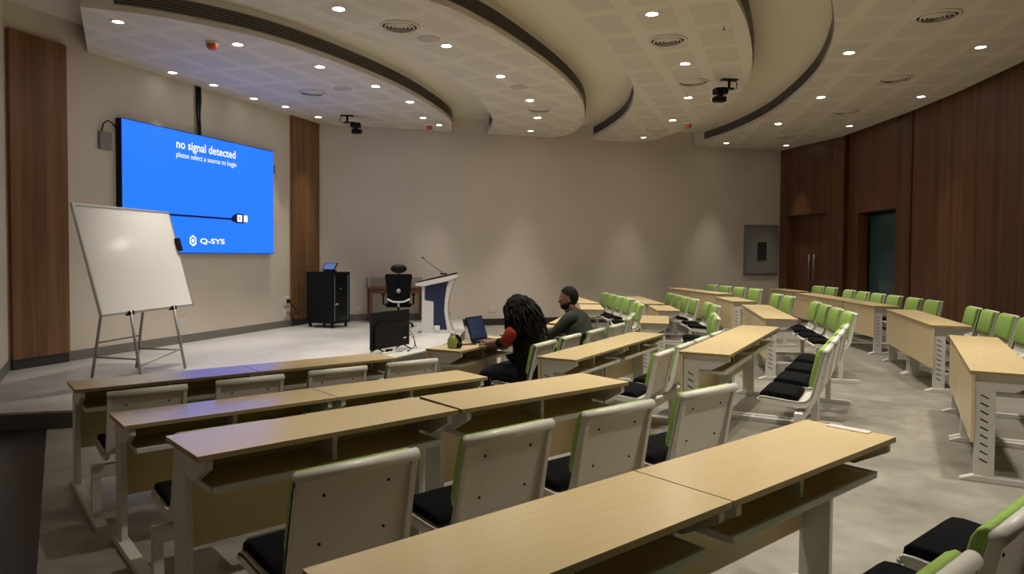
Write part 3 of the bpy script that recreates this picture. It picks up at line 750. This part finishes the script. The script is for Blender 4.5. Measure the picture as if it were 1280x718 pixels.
# lectern, seen from its side. local x to the right in the photo, z up
lc = thing('lectern', 'white and navy lectern with sloped top on the stage edge', 'lectern', (-1.70, 13.20, 0), R(2))
u = .002594
def Lp(zx, zy): return ((zx - 920) * u, (622 - zy) * u)
DEP = .55
wl = MB()
for y0, y1 in ((0, .04), (DEP - .04, DEP)):
    wl.prism([Lp(*p) for p in ((920, 622), (1006, 622), (1006, 395), (995, 388), (952, 384), (940, 372), (940, 290), (922, 275))], 'y', y0, y1, .003)
    wl.prism([Lp(*p) for p in ((1110, 622), (1151, 622), (1122, 540), (1107, 470), (1112, 385), (1130, 305), (1166, 216), (1114, 240), (1100, 290), (1088, 375), (1084, 460), (1096, 540))], 'y', y0, y1, .003)
wl.build('side_panel', M['lwhite'], lc)
MB().prism([Lp(*p) for p in ((1006, 600), (1006, 388), (945, 378), (945, 280), (1112, 236), (1098, 290), (1088, 375), (1084, 460), (1096, 540), (1108, 600))], 'y', .012, DEP - .012).build('core_panel', M['navy'], lc)
MB().prism([Lp(*p) for p in ((1000, 622), (1112, 622), (1112, 596), (1000, 596))], 'y', .008, DEP - .008).build('plinth', M['frame'], lc)
MB().prism([Lp(*p) for p in ((876, 275), (878, 256), (1170, 190), (1172, 212), (1110, 240), (930, 278))], 'y', -.04, DEP + .04, .004).build('top_shelf', M['lwhite'], lc)
MB().prism([Lp(*p) for p in ((884, 254), (884, 246), (1166, 180), (1172, 190))], 'y', -.035, DEP + .035, .002).build('reading_surface', M['blackplastic'], lc)
MB().box(*(Lp(1011, 0)[0], Lp(1052, 0)[0]), -.006, .012, .060, .150, .003).build('outlet_plate', M['white'], lc)
gm = thing('gooseneck_microphone', 'thin black gooseneck microphone on the lectern top', 'microphone', (-1.70, 13.20, 0), R(2))
p0 = Lp(1072, 196)
MB().box(p0[0] - .07, p0[0] + .07, .20, .30, p0[1] + .004, p0[1] + .03, .006).build('base', M['blackplastic'], gm)
a_, b_ = Lp(1068, 182), Lp(915, 68)
MB().tube([(a_[0], .25, a_[1]), ((a_[0] + b_[0]) / 2 - .01, .25, (a_[1] + b_[1]) / 2 - .01), (b_[0], .25, b_[1])], .006, 6).build('neck', M['blackmetal'], gm)
MB().tube([(b_[0] + .03, .25, b_[1] - .022), (b_[0] - .005, .25, b_[1] + .004)], [.012, .015], 10).build('capsule', M['blackplastic'], gm)
# monitor standing on the stage floor, back to the camera
tv = thing('floor_monitor', 'black flat monitor on splayed feet on the stage, seen from behind', 'monitor', (-2.09, 10.40, 0), R(61))
TW, THH = .93, .565
MB().box(0, TW, 0, .03, .055, .055 + THH, .004).build('screen_shell', M['blackplastic'], tv)
MB().prism([(.06, .07), (TW - .06, .07), (TW - .06, .36), (TW - .12, .44), (.12, .44), (.06, .36)], 'y', -.035, 0, .008).build('back_housing', M['blackplastic'], tv)
MB().box(TW - .20, TW - .13, -.037, -.035, .17, .19).build('sticker', M['white'], tv)
MB().box(.012, TW - .012, .03, .033, .07, .05 + THH).build('display', M['glassdark'], tv)
for x in (.16, TW - .16):
    MB().tube([(x, .14, .008), (x, .02, .07)], .011, 8).tube([(x, -.17, .008), (x, .0, .07)], .011, 8).build('foot', M['blackplastic'], tv)
MB().tube([(TW - .12, -.03, .35), (TW - .02, -.10, .20), (TW - .04, -.14, .05), (TW - .12, -.16, .008)], .006, 6).tube([(TW - .14, -.03, .3), (TW - .05, -.13, .16), (TW - .08, -.20, .008)], .006, 6).build('power_cord', M['blackplastic'], tv)
ps = thing('cable_tangle', 'white power strip and tangled cables at the feet of the monitor', 'cable', (-1.93, 10.44, 0), R(61))
MB().box(.0, .24, -.05, .0, 0, .03, .004).build('power_strip', M['white'], ps)
MB().box(.06, .11, -.045, -.005, .03, .07, .004).box(.14, .19, -.045, -.005, .03, .065, .004).build('plug', M['blackplastic'], ps)
MB().tube([(.24, -.02, .012), (.34, -.10, .008), (.45, -.02, .008), (.52, -.12, .008), (.40, -.16, .008)], .006, 6).build('cord', M['blackplastic'], ps)
MB().tube([(.26, -.05, .012), (.38, -.05, .008), (.5, -.08, .008), (.58, .0, .008)], .006, 6).build('white_cord', M['white'], ps)

# ------------------------------------------------------------------ things on the front middle desk
DT = .75 + LOW
a = Vector((-.425, 7.62)); b = Vector((-.05, 8.0))
lp = thing('laptop', 'open black laptop with dim blue screen in front of the woman', 'laptop', (-.335, 7.40, DT), R(62.5))
# local x along the row, +y away from sitter
MB().box(-.17, .17, -.24, 0, .004, .022, .003).build('base', M['blackplastic'], lp)
MB().box(-.15, .15, -.14, -.025, .022, .0235).build('keyboard', M['slot'], lp)
lt = Matrix.Translation((0, 0, .018)) @ Matrix.Rotation(R(-17), 4, 'X')
ld = MB().box(-.17, .17, 0, .010, 0, .255, .003).xf(lt).build('lid', M['blackplastic'], lp)
MB().box(-.158, .158, -.002, 0, .018, .245).xf(lt).build('display', M['lapscreen'], ld)
mb = MB()
for k in range(9): mb.box(-.13, -.13 + .05 + .17 * ((k * 37) % 10) / 10, -.003, -.002, .06 + k * .019, .066 + k * .019)
mb.xf(lt).build('screen_lines', mat('screen_text', (0, 0, 0), .3, emit=(.05, .065, .12), estr=.7), ld)
pn = thing('mobile_phone', 'dark mobile phone lying flat left of the laptop', 'phone', (-.44, 7.13, DT), R(20))
MB().box(-.08, .08, -.037, .037, 0, .009, .004).build('body', M['blackplastic'], pn)
MB().box(-.074, .074, -.033, .033, .009, .0095).build('display', mat('phone_glass', (.05, .025, .02), .1), pn)
bo = thing('small_bottle', 'lime green and clear bottle with black strap on front desk corner', 'bottle', (-.575, 6.86, DT), R(20))
MB().lathe([(0, 0), (.045, 0), (.055, .02), (.055, .08), (.035, .115), (.024, .125), (0, .125)], seg=20).build('body', M['limegreen'], bo)
MB().lathe([(.024, .12), (.028, .125), (.028, .155), (.02, .16), (0, .16)], seg=16).build('cap', M['lwhite'], bo)
MB().tube([(.03, -.03, .13), (.065, -.02, .09), (.075, -.01, .04), (.055, -.01, .012)], .016, 8).sphere((.05, -.03, .03), .034, (1, 1, .9)).build('strap', M['blackplastic'], bo)
# white plate on the corner of the nearest desk
x4, y4, d4 = adv(-.500, 1.663, 40.1, U)
cf = thing('cable_flap', 'small white cable flap on right corner of the nearest desk', 'desk fitting', (x4, y4, .75), R(d4))
MB().box(DL - .055, DL - .006, -.30, -.12, 0, .006, .002).build('flap', M['white'], cf)

# ------------------------------------------------------------------ people
def skin_mesh(verts, edges, radii, root=0, sub=2):
    me = bpy.data.meshes.new('tmp'); me.from_pydata([Vector(v) for v in verts], edges, [])
    o = bpy.data.objects.new('tmp', me); COL.objects.link(o)
    md = o.modifiers.new('skin', 'SKIN'); md.use_smooth_shade = True
    for i, sv in enumerate(me.skin_vertices[0].data):
        r = radii[i]; sv.radius = r if isinstance(r, tuple) else (r, r); sv.use_root = (i == root)
    if sub: sd = o.modifiers.new('sub', 'SUBSURF'); sd.levels = sub; sd.render_levels = sub
    dg = bpy.context.evaluated_depsgraph_get(); out = bpy.data.meshes.new_from_object(o.evaluated_get(dg)); bpy.data.objects.remove(o)
    for p in out.polygons: p.use_smooth = True
    return out
class Skel:
    def __init__(s): s.v = []; s.e = []; s.r = []
    def add(s, p, r, parent=None):
        s.v.append(p); s.r.append(r); i = len(s.v) - 1
        if parent is not None: s.e.append((parent, i))
        return i
    def chain(s, parent, pts):
        for p, r in pts: parent = s.add(p, r, parent)
        return parent
def hand(sk, wrist, wi, fwd, side, up, thumb):
    """palm and five curled fingers; side: unit vector across the palm"""
    w = Vector(wrist); fwd = Vector(fwd).normalized(); side = Vector(side).normalized(); up = Vector(up).normalized()
    palm = sk.add(tuple(w + fwd * .05), (.034, .016), wi)
    for k, (o, ln) in enumerate(((-.030, .062), (-.010, .078), (.010, .072), (.030, .056))):
        b = w + fwd * .085 + side * o
        sk.chain(palm, [(tuple(b), .0085), (tuple(b + fwd * ln * .55 + up * .008), .008), (tuple(b + fwd * ln * .9 - up * .014), .0065)])
    t = w + fwd * .035 + side * thumb * .036
    sk.chain(palm, [(tuple(t), .011), (tuple(t + fwd * .03 + side * thumb * .018), .009), (tuple(t + fwd * .06 + side * thumb * .014), .007)])
def head_into(mb, c, rz, pitch, s=1.0):
    """head with nose, brow, chin, ears, eyes: faces local +y"""
    h = MB()
    h.sphere((0, 0, 0), .1, (.76, .96, 1.18), 24, 18)
    for v in h.bm.verts:
        x, y, z = v.co
        if z < -.02: k = 1 - .32 * min(1, (-.02 - z) / .10); v.co.x *= k; v.co.y = y * (1 - .18 * min(1, (-.02 - z) / .10)) + .012 * min(1, (-.02 - z) / .1)
        if y > .06 and abs(z) < .03 and abs(abs(x) - .03) < .02: v.co.y -= .008
    h.prism([(.085, .018), (.112, -.022), (.108, -.034), (.082, -.036)], 'x', -.014, .014, .005)
    h.sphere((0, .083, -.062), .022, (1.2, .5, .45), 10, 8)
    for sx in (-1, 1): h.sphere((sx * .078, -.005, -.005), .03, (.3, .7, 1.1), 10, 8)
    h.m(1)
    for sx in (-1, 1): h.sphere((sx * .031, .084, .012), .011, (1, .6, .7), 8, 6)
    h.m(2)
    for sx in (-1, 1): h.sphere((sx * .031, .0905, .012), .005, (1, .5, 1), 8, 6); h.box(sx * .031 - .017, sx * .031 + .017, .084, .092, .030, .036)
    Mx = Matrix.Translation(c) @ Matrix.Rotation(rz, 4, 'Z') @ Matrix.Rotation(pitch, 4, 'X') @ Matrix.Scale(s, 4)
    h.xf(Mx); me = h.mesh('t', []); mb.bm.from_mesh(me); bpy.data.meshes.remove(me); return Mx
def seat_frame(row, blk, k, w):
    x, y, deg, z, s = SEATS[(row, blk, k)]; a = R(deg)
    return (x + math.cos(a) * s + math.sin(a) * w, y + math.sin(a) * s - math.cos(a) * w, z), a
def person(label, frame, P):
    (l, a) = frame; t = thing('person', label, 'person', l, a)
    hip, chest, neck, head = P['hip'], P['chest'], P['neck'], P['head']
    def body_graph(kind):
        """kind: body / top / trousers, all from the same joints"""
        sk = Skel(); g = {'body': -.018, 'top': .014, 'trousers': .012}[kind]
        if kind != 'trousers':
            bk = P.get('bulk', 1) if kind == 'top' else 1
            h = sk.add(hip if kind == 'top' else tuple(Vector(hip) + Vector((0, .07, .07))), ((.17 + g) * bk, (.12 + g) * bk) if kind == 'top' else (.09, .06))
            w_ = tuple((Vector(hip) + Vector(chest)) / 2)
            m_ = sk.add(w_, ((.14 + g) * bk, (.105 + g) * bk) if kind == 'top' else (.09, .06), h)
            if kind == 'top': sk.add(tuple(Vector(hip) + Vector((0, -.01, -.08))), (.185 * bk, .135 * bk), h)
            c = sk.add(chest, ((.155 + g) * bk, (.11 + g) * bk), m_)
            n0 = tuple(Vector(chest) + (Vector(neck) - Vector(chest)) * .6)
            u_ = sk.add(n0, (.10 + g, .075 + g), c)
            n = sk.add(neck, .055 + g * .6, u_)
            if kind == 'body': sk.r[n] = .055; sk.add(head, .062, n)
            for sd in ('L', 'R'):
                sh, el, wr = P['sh' + sd], P['el' + sd], P['wr' + sd]
                i = sk.chain(u_, [(sh, .058 + g), (tuple((Vector(sh) + Vector(el)) / 2), .047 + g), (el, .040 + g)])
                cuff = tuple(Vector(el) + (Vector(wr) - Vector(el)) * P.get('cuff', .85))
                if kind == 'top': sk.chain(i, [(cuff, .032 + g)])
                else:
                    j = sk.chain(i, [(tuple((Vector(el) + Vector(wr)) / 2), .034), (wr, .026)])
                    hand(sk, wr, j, Vector(wr) - Vector(el), (1, .0, 0), (0, 0, 1), 1 if sd == 'L' else -1)
        else: h = sk.add(hip, (.165, .13))
        if kind != 'top':
            for sx in (-1, 1):
                kn = (sx * .12, .42, .50 - LOW * 0); an = (sx * .13, .36, .09)
                j = sk.chain(h, [((sx * .095, .10, .535), .088 + g), ((sx * .11, .27, .525), .072 + g), (kn, .058 + g), ((sx * .125, .40, .30), .052 + g), (an, .038 + g)])
                if kind == 'body': sk.chain(j, [((sx * .13, .45, .035), .032), ((sx * .135, .54, .028), .024)])
        return skin_mesh(sk.v, sk.e, sk.r)
    bm_ = MB(); bm_.bm.from_mesh(body_graph('body'))
    Mx = head_into(bm_, head, P['yaw'], P['pitch'], P.get('hs', 1.0))
    body = bm_.build('body', [M['skin'], M['eye'], M['hair']], t)
    tp = body_graph('top'); tp.materials.append(P['top']); link('top', tp, t)
    tr = body_graph('trousers'); tr.materials.append(P['legs']); link('trousers', tr, t)
    for sx in (-1, 1):
        MB().prism([(.31, 0), (.60, 0), (.61, .03), (.52, .07), (.42, .10), (.31, .10)], 'x', sx * .133 - .045, sx * .133 + .045, .014).build('shoe', M['blackplastic'], t)
    return t, Mx
man, Mx = person('bearded man in dark green shirt sitting at second front middle desk', seat_frame(1, 'middle', 2, .84), dict(
    hip=(0, -.07, .56), chest=(0, .02, .86), neck=(0, .10, 1.04), head=(0, .145, 1.16), shL=(-.19, .06, .96), elL=(-.25, .22, .775), wrL=(-.10, .44, .785),
    shR=(.19, .06, .96), elR=(.25, .22, .78), wrR=(.10, .45, .785), yaw=R(24), pitch=R(-4), hs=1.04, bulk=1.3, top=M['shirt'], legs=M['jeans'], cuff=.80))
hr = MB().sphere((0, -.012, .028), .108, (.80, .98, 1.10), 24, 18)
bmesh.ops.delete(hr.bm, geom=[v for v in hr.bm.verts if (v.co.z < .082 and v.co.y > .040) or v.co.z < -.075 or (v.co.z < .035 and v.co.y > .012)], context='VERTS')
hr.xf(Mx).build('hair', M['hair'], man)
bd_ = MB().sphere((0, .020, -.070), .078, (.84, .95, .72), 20, 14)
bmesh.ops.delete(bd_.bm, geom=[v for v in bd_.bm.verts if v.co.z > -.052 and abs(v.co.x) < .040 or v.co.z > -.008 or v.co.y < -.03], context='VERTS')
bd_.box(-.028, .028, .086, .100, -.052, -.043, .003)
bd_.xf(Mx).build('beard', M['hair'], man)
MB().lathe([(.074, 0), (.080, .022), (.070, .045), (.062, .05)], seg=20).xf(Matrix.Translation((0, .098, 1.01)) @ Matrix.Rotation(R(-12), 4, 'X')).build('collar', M['shirt'], man)
wom, Mx = person('woman with long curly black hair leaning over the laptop', seat_frame(1, 'middle', 0, .86), dict(
    hip=(.02, -.04, .55), chest=(.02, .02, .85), neck=(.01, .07, 1.03), head=(0, .12, 1.145), shL=(-.16, .05, .96), elL=(-.20, .12, .83), wrL=(-.12, .36, .79),
    shR=(.19, .05, .96), elR=(.24, .22, .80), wrR=(.10, .41, .79), yaw=R(-8), pitch=R(-14), bulk=1.15, top=M['blackcloth'], legs=M['jeans'], cuff=.6))
# curly hair: a volume of many wavy locks
hm = MB().sphere((0, -.02, .02), .105, (.90, 1.04, 1.12), 20, 14)
bmesh.ops.delete(hm.bm, geom=[v for v in hm.bm.verts if v.co.y > .06 and v.co.z < .06], context='VERTS')
rnd = random.Random(4)
for k in range(230):
    a = R(rnd.uniform(35, 325)) + PI / 2
    ph0 = rnd.uniform(.15, 1.1); st_ = Vector((.078 * math.cos(a) * math.sin(ph0 + .5), -.02 + .09 * math.sin(a) * math.sin(ph0 + .5), .105 * math.cos(ph0)))
    L_ = rnd.uniform(.20, .40); spread = rnd.uniform(.03, .12); pts = []
    wv = rnd.uniform(0, 6); amp = rnd.uniform(.010, .022)
    for i in range(9):
        t_ = i / 8
        out = Vector((math.cos(a), math.sin(a), 0)) * (spread * math.sin(min(1, t_ * 1.2) * PI / 2) + .004) - Vector((0, .07 * t_ * t_, 0))
        if t_ > .5: out *= (1 - .25 * (t_ - .5))
        pts.append(st_ + out + Vector((amp * math.sin(wv + t_ * 15), amp * math.cos(wv + t_ * 13), -L_ * t_ ** 1.15)))
    hm.tube(pts, [.013, .014, .014, .013, .012, .011, .010, .007, .003], 5)
hm.xf(Mx).build('hair', M['hair'], wom)
# red sleeve of the left arm
sk = Skel(); e0 = (-.175, .05, .965); i = sk.add(e0, .070)
sk.chain(i, [((-.19, .09, .90), .072), ((-.20, .13, .835), .066), ((-.18, .18, .82), .056)])
rs = skin_mesh(sk.v, sk.e, sk.r); rs.materials.append(M['red']); tag(link('sleeve', rs, wom), 'red sleeve')
